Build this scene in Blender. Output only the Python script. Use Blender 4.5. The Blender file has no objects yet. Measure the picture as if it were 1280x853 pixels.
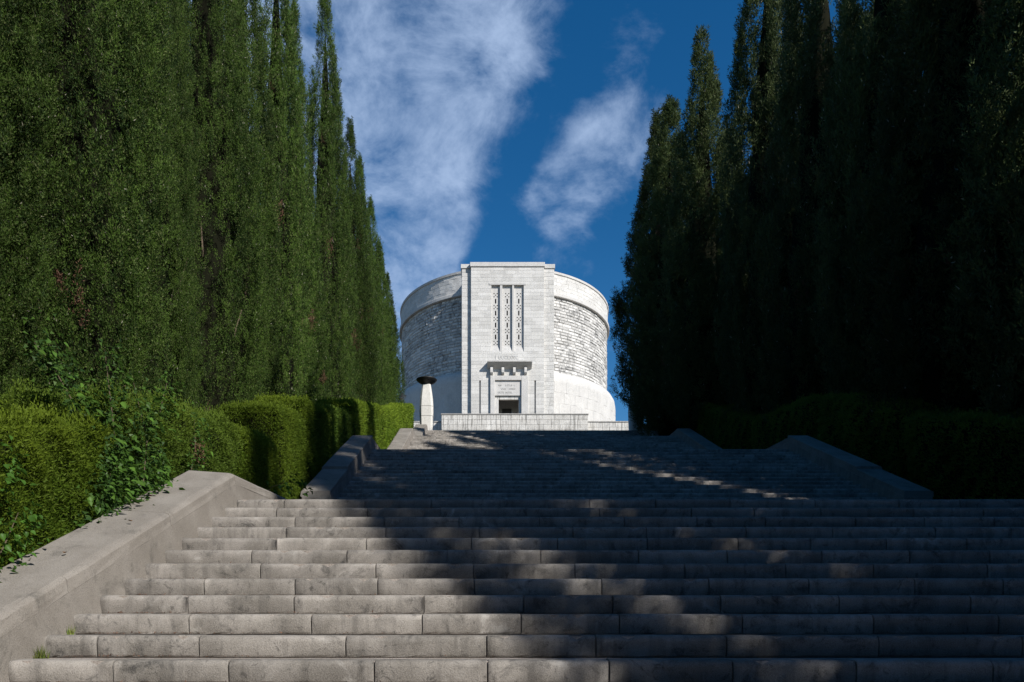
import bpy, math, random
import numpy as np
from mathutils import Vector

random.seed(7)
RNG = np.random.default_rng(7)
S = bpy.context.scene
COL = S.collection
R_ = math.radians

# ------------------------------------------------------------------ camera
# eye at the origin, looking level along +Y; a shift lens keeps the verticals upright
F_PX = 853.0                      # focal length in pixels of a 1280 px wide frame (24 mm)
cam_d = bpy.data.cameras.new('camera')
cam_d.lens = 24.0
cam_d.sensor_width = 36.0
cam_d.shift_x = (640 - 605) / 1280
cam_d.shift_y = (763 - 426.5) / 1280
cam_d.clip_start = 0.05
cam_d.clip_end = 6000
cam = bpy.data.objects.new('camera', cam_d)
cam.location = (0, 0, 0)
cam.rotation_euler = (R_(90), 0, 0)
COL.objects.link(cam)
S.camera = cam

# ------------------------------------------------------------------ exposure
S.view_settings.view_transform = 'Standard'
S.view_settings.look = 'None'
S.view_settings.exposure = 0.28
S.view_settings.gamma = 1.0
S.view_settings.use_curve_mapping = False
S.cycles.max_bounces = 4
S.cycles.diffuse_bounces = 2
S.cycles.glossy_bounces = 1
S.cycles.transmission_bounces = 2
S.cycles.transparent_max_bounces = 4

# ------------------------------------------------------------------ sun and sky
SUN_EL = 35.0
SUN_AZ = 135.0                    # compass style: clockwise from +Y, so behind the camera on the right
sd = Vector((math.sin(R_(SUN_AZ)) * math.cos(R_(SUN_EL)), math.cos(R_(SUN_AZ)) * math.cos(R_(SUN_EL)), math.sin(R_(SUN_EL))))
sun_l = bpy.data.lights.new('sun', 'SUN')
sun_l.energy = 5.0
sun_l.angle = R_(0.5)
sun_l.color = (1.0, 0.95, 0.88)
sun = bpy.data.objects.new('sun', sun_l)
sun.rotation_euler = sd.to_track_quat('Z', 'Y').to_euler()
sun.location = (20, -20, 30)
COL.objects.link(sun)

W = bpy.data.worlds.new('World')
S.world = W
W.use_nodes = True
nt = W.node_tree
N = nt.nodes
N.clear()


def nd(tree, typ, **kw):
    n = tree.nodes.new(typ)
    for k, v in kw.items():
        setattr(n, k, v)
    return n


def px_dir(x, y):
    return Vector(((x - 605) / F_PX, 1.0, (763 - y) / F_PX)).normalized()


out = nd(nt, 'ShaderNodeOutputWorld')
bg = nd(nt, 'ShaderNodeBackground')
bg.inputs['Strength'].default_value = 0.085
sky = nd(nt, 'ShaderNodeTexSky', sky_type='NISHITA')
sky.sun_disc = False
sky.sun_elevation = R_(SUN_EL)
sky.sun_rotation = R_(SUN_AZ)
sky.altitude = 300
sky.air_density = 1.0
sky.dust_density = 0.35
sky.ozone_density = 3.0
hs = nd(nt, 'ShaderNodeHueSaturation')
hs.inputs['Saturation'].default_value = 1.36
hs.inputs['Value'].default_value = 1.06
nt.links.new(sky.outputs[0], hs.inputs['Color'])
tc = nd(nt, 'ShaderNodeTexCoord')


def M(op, a, b=None, clamp=False, tree=nt):
    n = nd(tree, 'ShaderNodeMath', operation=op)
    n.use_clamp = clamp
    for i, v in enumerate((a, b)):
        if v is None:
            continue
        if isinstance(v, (int, float)):
            n.inputs[i].default_value = v
        else:
            tree.links.new(v, n.inputs[i])
    return n.outputs[0]


mp = nd(nt, 'ShaderNodeMapping')
mp.inputs['Rotation'].default_value = (0.2, 0.35, 0.5)
mp.inputs['Scale'].default_value = (1.0, 1.0, 1.5)
nt.links.new(tc.outputs['Generated'], mp.inputs['Vector'])
n1 = nd(nt, 'ShaderNodeTexNoise')
n1.inputs['Scale'].default_value = 6.5
n1.inputs['Detail'].default_value = 9
n1.inputs['Roughness'].default_value = 0.64
n1.inputs['Distortion'].default_value = 0.5
nt.links.new(mp.outputs[0], n1.inputs['Vector'])
n2 = nd(nt, 'ShaderNodeTexNoise')
n2.inputs['Scale'].default_value = 19.0
n2.inputs['Detail'].default_value = 6
n2.inputs['Roughness'].default_value = 0.6
nt.links.new(mp.outputs[0], n2.inputs['Vector'])
# thin cloud banks: where each drifts in the sky (direction) and how wide it is
banks = [((370, 90), .15, 1.0), ((470, 70), .13, .9), ((560, 90), .11, .85), ((440, 180), .10, .8), ((525, 235), .08, 1.15), ((530, 290), .055, .6), ((455, 300), .09, .95),
         ((480, 370), .08, 1.05), ((490, 460), .09, 1.15), ((640, 60), .06, .5), ((775, 165), .06, 1.15), ((730, 215), .05, 1.1), ((690, 250), .03, .4), ((680, 245), .035, .9), ((705, 290), .04, .75), ((800, 50), .045, .5), ((540, 330), .05, .5),
         ((650, 180), .05, -.35), ((620, 320), .06, -.5), ((710, 110), .06, -.5), ((870, 60), .06, -.6), ((-300, 200), .3, .8), ((1500, 250), .3, .7)]
tot = None
for (c, r, w) in banks:
    d = px_dir(*c)
    v = nd(nt, 'ShaderNodeVectorMath', operation='DISTANCE')
    nt.links.new(tc.outputs['Generated'], v.inputs[0])
    v.inputs[1].default_value = d
    q = M('DIVIDE', v.outputs['Value'], r)
    q = M('MULTIPLY', q, q)
    q = M('MULTIPLY', q, -1.0)
    q = M('EXPONENT', q)
    q = M('MULTIPLY', q, w)
    tot = q if tot is None else M('ADD', tot, q)
tot = M('MINIMUM', tot, 1.15)
mix_n = M('ADD', M('MULTIPLY', n1.outputs['Fac'], 0.8), M('MULTIPLY', n2.outputs['Fac'], 0.3))
den = M('ADD', M('MULTIPLY', M('SUBTRACT', mix_n, 0.54), 3.9), M('SUBTRACT', M('MULTIPLY', tot, .95), 0.50))
den = M('MULTIPLY', M('ADD', den, 0.17), 0.64, True)
ramp = nd(nt, 'ShaderNodeMapRange', interpolation_type='SMOOTHSTEP')
ramp.inputs['To Max'].default_value = 0.78
nt.links.new(den, ramp.inputs['Value'])
mx = nd(nt, 'ShaderNodeMix', data_type='RGBA')
nt.links.new(ramp.outputs[0], mx.inputs[0])
nt.links.new(hs.outputs[0], mx.inputs[6])
mx.inputs[7].default_value = (4.8, 6.2, 8.7, 1)
nt.links.new(mx.outputs[2], bg.inputs['Color'])
nt.links.new(bg.outputs[0], out.inputs[0])


# ------------------------------------------------------------------ materials
def new_mat(name):
    m = bpy.data.materials.new(name)
    m.use_nodes = True
    return m, m.node_tree, m.node_tree.nodes['Principled BSDF']


def noise(t, scale, detail=4, rough=.55, stretch=None, dist=0.0, seed=0.0):
    g = nd(t, 'ShaderNodeNewGeometry')
    mpn = nd(t, 'ShaderNodeMapping')
    mpn.inputs['Location'].default_value = (seed, seed * .7, -seed * .3)
    if stretch:
        mpn.inputs['Scale'].default_value = stretch
    t.links.new(g.outputs['Position'], mpn.inputs['Vector'])
    n = nd(t, 'ShaderNodeTexNoise')
    n.inputs['Scale'].default_value = scale
    n.inputs['Detail'].default_value = detail
    n.inputs['Roughness'].default_value = rough
    n.inputs['Distortion'].default_value = dist
    t.links.new(mpn.outputs[0], n.inputs['Vector'])
    return n.outputs['Fac']


def rng(t, v, a, b, lo=0.0, hi=1.0):
    n = nd(t, 'ShaderNodeMapRange', interpolation_type='SMOOTHSTEP')
    n.inputs['From Min'].default_value = a
    n.inputs['From Max'].default_value = b
    n.inputs['To Min'].default_value = lo
    n.inputs['To Max'].default_value = hi
    t.links.new(v, n.inputs['Value'])
    return n.outputs[0]


def mixc(t, fac, a, b, mode='MIX'):
    n = nd(t, 'ShaderNodeMix', data_type='RGBA', blend_type=mode)
    for s, v in ((0, fac), (6, a), (7, b)):
        if isinstance(v, tuple):
            n.inputs[s].default_value = (*v, 1)
        elif isinstance(v, (int, float)):
            n.inputs[s].default_value = v
        else:
            t.links.new(v, n.inputs[s])
    return n.outputs[2]


def stone_mat(name, base, dark, light, speck=120, stain=0.5, island=0.0, objr=0.0, streak=0.0, bump=0.25, rough=.85, bumpscale=60, stainscale=3.0, patina=0.0):
    m, t, p = new_mat(name)
    big = noise(t, stainscale, 6, .62, dist=.4)
    c = mixc(t, rng(t, big, .35, .7), base, light)
    c = mixc(t, M('MULTIPLY', rng(t, noise(t, stainscale * 2.2, 7, .68, seed=9.3, dist=.6), .52, .72), stain, tree=t), c, dark)
    fine = noise(t, speck, 3, .7, seed=3.1)
    c = mixc(t, M('MULTIPLY', rng(t, fine, .50, .68), .45, tree=t), c, tuple(x * .55 for x in dark))
    c = mixc(t, M('MULTIPLY', rng(t, fine, .48, .34), .35, tree=t), c, tuple(min(.85, x * 1.25) for x in light))
    if name == 'step_stone':
        c = mixc(t, M('MULTIPLY', rng(t, noise(t, 7, 8, .75, seed=31, dist=1.2), .56, .66), .6, tree=t), c, tuple(x * .6 for x in dark))
        c = mixc(t, M('MULTIPLY', rng(t, noise(t, 3.1, 7, .7, seed=44, dist=.8), .58, .70), .7, tree=t), c, (.44, .42, .39))
    if streak:
        s = noise(t, 1.0, 6, .65, stretch=(9, 9, .55), seed=5.5)
        c = mixc(t, M('MULTIPLY', rng(t, s, .48, .66), streak, tree=t), c, tuple(x * .5 for x in dark))
    if patina:
        pz = noise(t, .32, 3, .5, seed=21.5)
        pf = noise(t, 2.4, 5, .7, seed=2.2)
        c = mixc(t, M('MULTIPLY', M('MULTIPLY', rng(t, pz, .46, .6), rng(t, pf, .45, .62), tree=t), patina, tree=t), c, tuple(x * .45 for x in dark))
    if island:
        g = nd(t, 'ShaderNodeNewGeometry')
        v = rng(t, g.outputs['Random Per Island'], 0, 1, 1 - island, 1 + island * .45)
        c = mixc(t, 1.0, c, v, 'MULTIPLY')
    if objr:
        o = nd(t, 'ShaderNodeObjectInfo')
        v = rng(t, o.outputs['Random'], 0, 1, 1 - objr, 1 + objr * .5)
        c = mixc(t, 1.0, c, v, 'MULTIPLY')
    t.links.new(c, p.inputs['Base Color'])
    p.inputs['Roughness'].default_value = rough
    p.inputs['Specular IOR Level'].default_value = .3
    b = nd(t, 'ShaderNodeBump')
    b.inputs['Strength'].default_value = bump
    b.inputs['Distance'].default_value = .02
    t.links.new(noise(t, bumpscale, 5, .7, seed=1.0), b.inputs['Height'])
    t.links.new(b.outputs[0], p.inputs['Normal'])
    return m


STEP = stone_mat('step_stone', (.20, .185, .165), (.062, .06, .057), (.335, .312, .285), 150, .9, objr=.17, streak=.3, bump=.35, bumpscale=90, stainscale=2.3)
AGG = stone_mat('exposed_aggregate', (.31, .27, .235), (.12, .105, .09), (.46, .41, .375), 75, .4, bump=.8, bumpscale=70)
COPE = stone_mat('coping_stone', (.20, .182, .160), (.095, .09, .08), (.27, .25, .225), 130, .75, objr=.08, bump=.35, bumpscale=90, stainscale=1.5)
COPE_ST = stone_mat('parapet_stone_streaked', (.21, .19, .168), (.10, .095, .085), (.28, .26, .235), 110, .5, streak=.25, bump=.4)
JOINT = stone_mat('dark_joint', (.055, .05, .045), (.03, .03, .03), (.08, .075, .07), 80, .4)
WHITE = stone_mat('white_limestone_ashlar', (.56, .55, .525), (.38, .38, .37), (.63, .62, .60), 9, .4, island=.12, streak=.10, bump=.2, bumpscale=12, stainscale=.6)
WHITE_J = stone_mat('limestone_mortar', (.50, .49, .47), (.36, .36, .35), (.56, .55, .53), 9, .3)
RUST = stone_mat('rusticated_limestone', (.56, .55, .53), (.33, .33, .33), (.66, .65, .63), 8, .5, island=.24, bump=.9, bumpscale=14, stainscale=1.4, patina=.75)
RUST_J = stone_mat('rusticated_joint', (.27, .27, .262), (.12, .12, .12), (.26, .255, .25), 8, .3)
SMOOTHW = stone_mat('smooth_white_stone', (.51, .50, .485), (.37, .37, .355), (.58, .57, .55), 14, .5, streak=.12, bump=.1, stainscale=.5)
TERR = stone_mat('stained_terrace_stone', (.56, .545, .51), (.30, .29, .27), (.66, .65, .62), 12, .45, objr=.10, streak=.75, bump=.3, bumpscale=16, stainscale=.9)
TCOP = stone_mat('weathered_coping', (.34, .33, .31), (.18, .18, .17), (.42, .41, .39), 14, .5)
PED = stone_mat('pedestal_stone', (.62, .61, .57), (.42, .41, .38), (.68, .67, .64), 30, .35, streak=.15, bump=.12, stainscale=1.5)
SOIL = stone_mat('dry_soil_and_litter', (.075, .06, .04), (.03, .025, .018), (.12, .10, .065), 40, .5, bump=.8, bumpscale=25)


def plain(name, col, rough=.7, metal=0.0):
    m, t, p = new_mat(name)
    c = mixc(t, M('MULTIPLY', noise(t, 30, 4), .5, tree=t), col, tuple(x * .5 for x in col))
    t.links.new(c, p.inputs['Base Color'])
    p.inputs['Roughness'].default_value = rough
    p.inputs['Metallic'].default_value = metal
    if not metal:
        p.inputs['Specular IOR Level'].default_value = .05
    return m


BRONZE = plain('dark_bronze', (.035, .035, .033), .5, .6)
DOORM = plain('dark_interior_metal', (.055, .052, .045), .5, .3)
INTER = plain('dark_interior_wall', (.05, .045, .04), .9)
BARK = plain('cypress_bark', (.13, .10, .075), .95)
CORE_SHADE = plain('shade_core', (.010, .011, .006), .95)  # near-black fill: the shade inside crowns and hedges put into the colour
DRY = plain('dry_leaf_brown', (.16, .085, .04), .9)


def leaf_mat(name, a, b, c3, trans=.25, rough=.6):
    m, t, p = new_mat(name)
    g = nd(t, 'ShaderNodeNewGeometry')
    at = nd(t, 'ShaderNodeAttribute', attribute_name='tint')
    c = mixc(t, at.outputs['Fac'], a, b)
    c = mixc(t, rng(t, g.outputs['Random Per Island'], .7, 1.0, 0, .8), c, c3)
    if name.startswith('cypress'):   # scattered pale seed cones
        c = mixc(t, M('GREATER_THAN', g.outputs['Random Per Island'], .9965, tree=t), c, (.42, .40, .32))
    oi = nd(t, 'ShaderNodeObjectInfo')
    c = mixc(t, 1.0, c, rng(t, oi.outputs['Random'], 0, 1, .72, 1.2), 'MULTIPLY')
    p.inputs['Roughness'].default_value = rough
    p.inputs['Specular IOR Level'].default_value = .10
    t.links.new(c, p.inputs['Base Color'])
    tr = nd(t, 'ShaderNodeBsdfTranslucent')
    t.links.new(c, tr.inputs['Color'])
    ms = nd(t, 'ShaderNodeMixShader')
    ms.inputs[0].default_value = trans
    t.links.new(p.outputs[0], ms.inputs[1])
    t.links.new(tr.outputs[0], ms.inputs[2])
    t.links.new(ms.outputs[0], t.nodes['Material Output'].inputs['Surface'])
    return m


CYP = leaf_mat('cypress_foliage', (.015, .035, .009), (.090, .158, .026), (.145, .170, .062))
CYP_R = leaf_mat('cypress_foliage_dull', (.036, .060, .022), (.088, .120, .038), (.095, .11, .05), .25)
HEDGE = leaf_mat('hedge_foliage', (.085, .155, .016), (.215, .300, .028), (.18, .25, .04), .45)
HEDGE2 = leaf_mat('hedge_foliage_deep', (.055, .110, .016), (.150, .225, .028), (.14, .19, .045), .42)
VINE = leaf_mat('vine_leaf', (.030, .075, .022), (.095, .19, .03), (.06, .12, .04), .35, .4)
BRAM = leaf_mat('bramble_leaf', (.04, .10, .02), (.09, .19, .02), (.07, .14, .03), .3, .4)
DEAD = leaf_mat('dead_twigs', (.10, .055, .035), (.20, .11, .075), (.15, .09, .06), .1)
GRASS = leaf_mat('grass_blades', (.10, .16, .03), (.20, .22, .06), (.18, .16, .07), .3)


# ------------------------------------------------------------------ helpers
def tag(o, label=None, cat=None, group=None, kind=None):
    for k, v in (('label', label), ('category', cat), ('group', group), ('kind', kind)):
        if v:
            o[k] = v
    return o


def empty(name, loc, label=None, cat=None, group=None, kind=None):
    o = bpy.data.objects.new(name, None)
    o.location = loc
    o.empty_display_size = .3
    COL.objects.link(o)
    return tag(o, label, cat, group, kind)


def link(name, me, parent=None, loc=(0, 0, 0)):
    o = bpy.data.objects.new(name, me)
    o.location = loc
    COL.objects.link(o)
    if parent is not None:
        o.parent = parent
    return o


def mesh_pd(name, vs, fs, mats, smooth=False):
    me = bpy.data.meshes.new(name)
    me.from_pydata([tuple(v) for v in vs], [], fs)
    for m in (mats if isinstance(mats, (list, tuple)) else [mats]):
        me.materials.append(m)
    if smooth:
        me.polygons.foreach_set('use_smooth', [True] * len(me.polygons))
    me.update()
    return me


def mesh_np(name, V, Fc, mats, tint=None, mi=None):
    """V (n,3) float, Fc (m,3) int triangles"""
    me = bpy.data.meshes.new(name)
    me.vertices.add(len(V))
    me.vertices.foreach_set('co', V.astype(np.float32).ravel())
    m = len(Fc)
    me.loops.add(m * 3)
    me.loops.foreach_set('vertex_index', Fc.astype(np.int32).ravel())
    me.polygons.add(m)
    me.polygons.foreach_set('loop_start', np.arange(0, m * 3, 3, dtype=np.int32))
    me.polygons.foreach_set('loop_total', np.full(m, 3, dtype=np.int32))
    for mm in (mats if isinstance(mats, (list, tuple)) else [mats]):
        me.materials.append(mm)
    if mi is not None:
        me.polygons.foreach_set('material_index', mi.astype(np.int32))
    if tint is not None:
        a = me.attributes.new('tint', 'FLOAT', 'POINT')
        a.data.foreach_set('value', tint.astype(np.float32))
    me.update(calc_edges=True)
    return me


class MB:
    """collects plain shapes in one mesh"""
    def __init__(s):
        s.v = []
        s.f = []

    def add(s, vs, fs):
        b = len(s.v)
        s.v += [tuple(v) for v in vs]
        s.f += [tuple(b + i for i in f) for f in fs]

    def box(s, x0, x1, y0, y1, z0, z1):
        s.add([(x0, y0, z0), (x1, y0, z0), (x1, y1, z0), (x0, y1, z0), (x0, y0, z1), (x1, y0, z1), (x1, y1, z1), (x0, y1, z1)],
              [(0, 3, 2, 1), (4, 5, 6, 7), (0, 1, 5, 4), (1, 2, 6, 5), (2, 3, 7, 6), (3, 0, 4, 7)])
        return s

    def prism(s, poly, x0, x1):
        """poly in (y,z), extruded along x"""
        n = len(poly)
        s.add([(x0, *p) for p in poly] + [(x1, *p) for p in poly],
              [tuple(range(n)), tuple(range(2 * n - 1, n - 1, -1))] + [((i + 1) % n, i, n + i, n + (i + 1) % n) for i in range(n)])
        return s

    def lathe(s, prof, cx, cy, n=48, a0=0.0, a1=2 * math.pi, caps=False):
        full = abs(a1 - a0 - 2 * math.pi) < 1e-6
        k = n if full else n + 1
        vs = []
        for (r, z) in prof:
            for i in range(k):
                a = a0 + (a1 - a0) * i / n
                vs.append((cx + r * math.sin(a), cy - r * math.cos(a), z))
        fs = []
        for j in range(len(prof) - 1):
            for i in range(n):
                i2 = (i + 1) % k
                fs.append((j * k + i, j * k + i2, (j + 1) * k + i2, (j + 1) * k + i))
        if caps and full:
            fs.append(tuple(range(k - 1, -1, -1)))
            fs.append(tuple((len(prof) - 1) * k + i for i in range(k)))
        s.add(vs, fs)
        return s

    def tube(s, pts, rad, n=8):
        pts = [Vector(p) for p in pts]
        vs = []
        for i, p in enumerate(pts):
            d = (pts[min(i + 1, len(pts) - 1)] - pts[max(i - 1, 0)]).normalized()
            u = d.cross(Vector((0.3, 1, 0.1))).normalized()
            w = d.cross(u)
            r = rad[i] if isinstance(rad, (list, tuple)) else rad
            for k in range(n):
                a = 2 * math.pi * k / n
                vs.append(p + u * (r * math.cos(a)) + w * (r * math.sin(a)))
        fs = [(j * n + k, j * n + (k + 1) % n, (j + 1) * n + (k + 1) % n, (j + 1) * n + k) for j in range(len(pts) - 1) for k in range(n)]
        fs += [tuple(range(n - 1, -1, -1)), tuple((len(pts) - 1) * n + k for k in range(n))]
        s.add(vs, fs)
        return s

    def build(s, name, mat, parent=None, smooth=False, bevel=0.0, loc=(0, 0, 0)):
        me = mesh_pd(name, s.v, s.f, mat, smooth)
        o = link(name, me, parent, loc)
        if bevel:
            b = o.modifiers.new('bevel', 'BEVEL')
            b.width = bevel
            b.segments = 2
            b.limit_method = 'ANGLE'
        return o


def stones(mb, cells, mp_, joint=.008, proud=.012, jit=0.0, prand=0.0):
    """cells (u0,u1,z0,z1) -> low frusta in front of the surface given by mp_(u,z,depth)"""
    for (u0, u1, z0, z1) in cells:
        j = joint
        b = min(proud * 1.2 + jit * .5, (u1 - u0) * .25, (z1 - z0) * .3)
        p = proud + random.random() * prand
        vs = [mp_(u0 + j, z0 + j, 0), mp_(u1 - j, z0 + j, 0), mp_(u1 - j, z1 - j, 0), mp_(u0 + j, z1 - j, 0)]
        for (u, z) in ((u0 + j + b, z0 + j + b), (u1 - j - b, z0 + j + b), (u1 - j - b, z1 - j - b), (u0 + j + b, z1 - j - b)):
            vs.append(mp_(u + random.uniform(-jit, jit), z + random.uniform(-jit, jit), p * random.uniform(1 - min(.6, jit * 12), 1)))
        mb.add(vs, [(4, 5, 6, 7), (0, 1, 5, 4), (1, 2, 6, 5), (2, 3, 7, 6), (3, 0, 4, 7)])


def courses(z0, z1, h, extra=()):
    n = max(1, round((z1 - z0) / h))
    b = [z0 + (z1 - z0) * i / n for i in range(n + 1)]
    for e in extra:
        if z0 < e < z1:
            b = [q for q in b if abs(q - e) > h * .35 or q in (z0, z1)] + [e]
    return sorted(set(b))


def cells_rect(u0, u1, z0, z1, h, lmin, lmax, holes=()):
    bz = courses(z0, z1, h, [q for ho in holes for q in ho[2:]])
    res = []
    for a, b in zip(bz[:-1], bz[1:]):
        segs = [(u0, u1)]
        for (hu0, hu1, hz0, hz1) in holes:
            if hz0 < (a + b) / 2 < hz1:
                ns = []
                for (s0, s1) in segs:
                    if hu1 <= s0 or hu0 >= s1:
                        ns.append((s0, s1))
                        continue
                    if hu0 > s0:
                        ns.append((s0, hu0))
                    if hu1 < s1:
                        ns.append((hu1, s1))
                segs = ns
        for (s0, s1) in segs:
            x = s0
            first = True
            while x < s1 - 1e-4:
                L = random.uniform(lmin, lmax) * (random.uniform(.5, 1) if first else 1)
                first = False
                e = x + L
                if s1 - e < lmin * .5:
                    e = s1
                res.append((x, min(e, s1), a, b))
                x = e
    return res


# ------------------------------------------------------------------ the stair's layout (metres from the eye)
RISE, TREAD = .155, .34
XL, XR = -3.2, 8.74
flights = [  # y of the first riser, z below, steps
    (8.36 - 19 * TREAD, 1.37 - 20 * RISE, 20),
    (12.75, 1.37, 21),
    (24.0, 4.625, 21),
    (33.65, 7.88, 14)]
XF = lambda fi, y: .19 * min(1.0, max(-.6, (y - 4.62) / 3.74)) - .03 if fi == 0 else 0.0   # the lowest flight widens a little downwards
flights_top = [(y + (n - 1) * TREAD, z + n * RISE) for (y, z, n) in flights]
YTOP, ZTOP = flights_top[-1]
KEYS = [(-60, -1.73), (flights[0][0], -1.73)]
for (f, t_) in zip(flights, flights_top):
    KEYS += [(f[0], f[1]), (t_[0], t_[1])]
KEYS = sorted(set(KEYS)) + [(40.6, ZTOP), (58, 14.4), (61.0, 14.5), (62.4, 14.5), (64, 16.6), (74, 19.4), (125, 19.4), (190, 6), (400, -10), (3000, -40)]
KY = np.array([k[0] for k in KEYS])
KZ = np.array([k[1] for k in KEYS])


def gz(y):
    return float(np.interp(y, KY, KZ))


# ground sheet: follows the slope beside the stair, level under the memorial, then falls away
xs = np.concatenate([[-3000, -900, -300, -120, -60, -40], np.arange(-30, -4, 2), [-3.95, -3.9, -3.0, 0, 3, 6, 8.6, 9.45, 9.5], np.arange(11, 37, 2), [45, 70, 130, 300, 900, 3000]])
ys = np.concatenate([[-3000, -800, -200, -60, -20, -10, -5], np.arange(0, 78, 1.0), [80, 95, 110, 125, 140, 160, 220, 400, 900, 3000]])
vs, fs = [], []
for yy in ys:
    for xx in xs:
        z = gz(yy) - .03
        if -3.93 < xx < 9.47 and flights[0][0] - .5 < yy < YTOP + .5:
            z -= .55
        if abs(xx) > 20:
            z -= min(25, (abs(xx) - 20) * .12)
        if abs(xx) > 3.95 and abs(xx) < 40 and yy < 40:
            z += random.uniform(-.04, .04)
        vs.append((xx, yy, z))
nx = len(xs)
for j in range(len(ys) - 1):
    for i in range(nx - 1):
        fs.append((j * nx + i, j * nx + i + 1, (j + 1) * nx + i + 1, (j + 1) * nx + i))
g = link('ground', mesh_pd('ground', vs, fs, SOIL, True))
tag(g, kind='structure')

# paving of the forecourt above the stair and of the path at its foot
mb = MB()
mb.prism([(YTOP + .25, ZTOP - .5), (61.1, 14), (61.1, 14.46), (58, 14.36), (40.6, ZTOP - .004), (YTOP + .25, ZTOP - .004)], XL - .7, XR + .7)
p = mb.build('forecourt_paving', AGG)
tag(p, kind='structure')
mb = MB()
mb.box(XL - .7, XR + .7, -14, flights[0][0] + .05, -2.1, flights[0][1] - .006)
p = mb.build('path', AGG)
tag(p, kind='structure')


# step stones: a few shared blocks one metre long with a worn rounded nosing
def step_block(seed):
    r = np.random.default_rng(seed)
    n = 12
    H, D = RISE, .15
    prof = [(D, 0.0), (.012, 0.0), (.006, .012), (.0, H - .048), (.003, H - .029), (.012, H - .013), (.027, H - .003), (.045, H), (D, H)]
    xsn = [0, .006] + [i / n for i in range(1, n)] + [.994, 1]
    vs = []
    w = r.normal(0, .0028, (len(xsn), len(prof)))
    chip = np.zeros(len(xsn))
    for _ in range(r.integers(0, 3)):
        chip[r.integers(1, len(xsn) - 1)] = r.uniform(.008, .026)
    for i, x in enumerate(xsn):
        e = .0025 if i in (0, len(xsn) - 1) else 0
        for j, (y, z) in enumerate(prof):
            yy, zz = y, z
            if 1 < j < 8:
                yy += e + w[i, j] + (chip[i] if j in (3, 4, 5, 6) else 0)
                zz -= (e * .6 + abs(w[i, j]) * .6 + (chip[i] * .6 if j in (4, 5, 6) else 0)) if j > 2 else 0
            vs.append((x, yy, zz - .004))
    k = len(prof)
    fs = []
    for i in range(len(xsn) - 1):
        for j in range(k - 1):
            fs.append((i * k + j, i * k + j + 1, (i + 1) * k + j + 1, (i + 1) * k + j))
    fs.append(tuple(range(k - 1, -1, -1)))
    b = (len(xsn) - 1) * k
    fs.append(tuple(b + j for j in range(k)))
    me = mesh_pd('step_stone', vs, fs, STEP, False)
    me.polygons.foreach_set('use_smooth', [1 < (i % (k - 1)) < 7 and i < len(fs) - 2 for i in range(len(fs))])
    return me


blocks = [step_block(i) for i in range(9)]
for fi, (y0, z0, n) in enumerate(flights):
    # concrete body with aggregate treads and, behind the last tread, the landing
    yend = flights[fi + 1][0] + .045 if fi < 3 else YTOP + .30
    poly = []
    zz = z0
    for k in range(n):
        yk = y0 + k * TREAD + .03
        poly += [(yk, z0 + k * RISE - .012), (yk, z0 + (k + 1) * RISE - .012)]
    top = z0 + n * RISE - .012
    poly += [(yend, top), (yend, top - .5)]
    poly.append((y0 + .03, z0 - .5))
    v, f = [], []
    m = len(poly)
    for x in (XL - .1, XR + .1):
        v += [(x, *q) for q in poly]
    for i in range(m):
        f.append((i, m + i, m + (i + 1) % m, (i + 1) % m))
    body = link('stair_flight', mesh_pd('stair_flight', v, f, AGG))
    tag(body, kind='structure')
    for k in range(n):
        x = XL + XF(fi, y0 + k * TREAD)
        first = True
        while x < XR - .01:
            L = random.uniform(.72, 1.12) if not first else random.uniform(.35, 1.1)
            first = False
            e = x + L
            if XR - e < .4:
                e = XR
            o = link('step_stone', random.choice(blocks), body, (x + .003, y0 + k * TREAD + random.uniform(-.003, .003), z0 + k * RISE + random.uniform(-.002, .002)))
            o.scale = (e - x - .008, 1, 1)
            x = e


# ------------------------------------------------------------------ parapets beside the flights
ZLAB = ['lowest', 'second', 'third', 'topmost']


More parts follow.
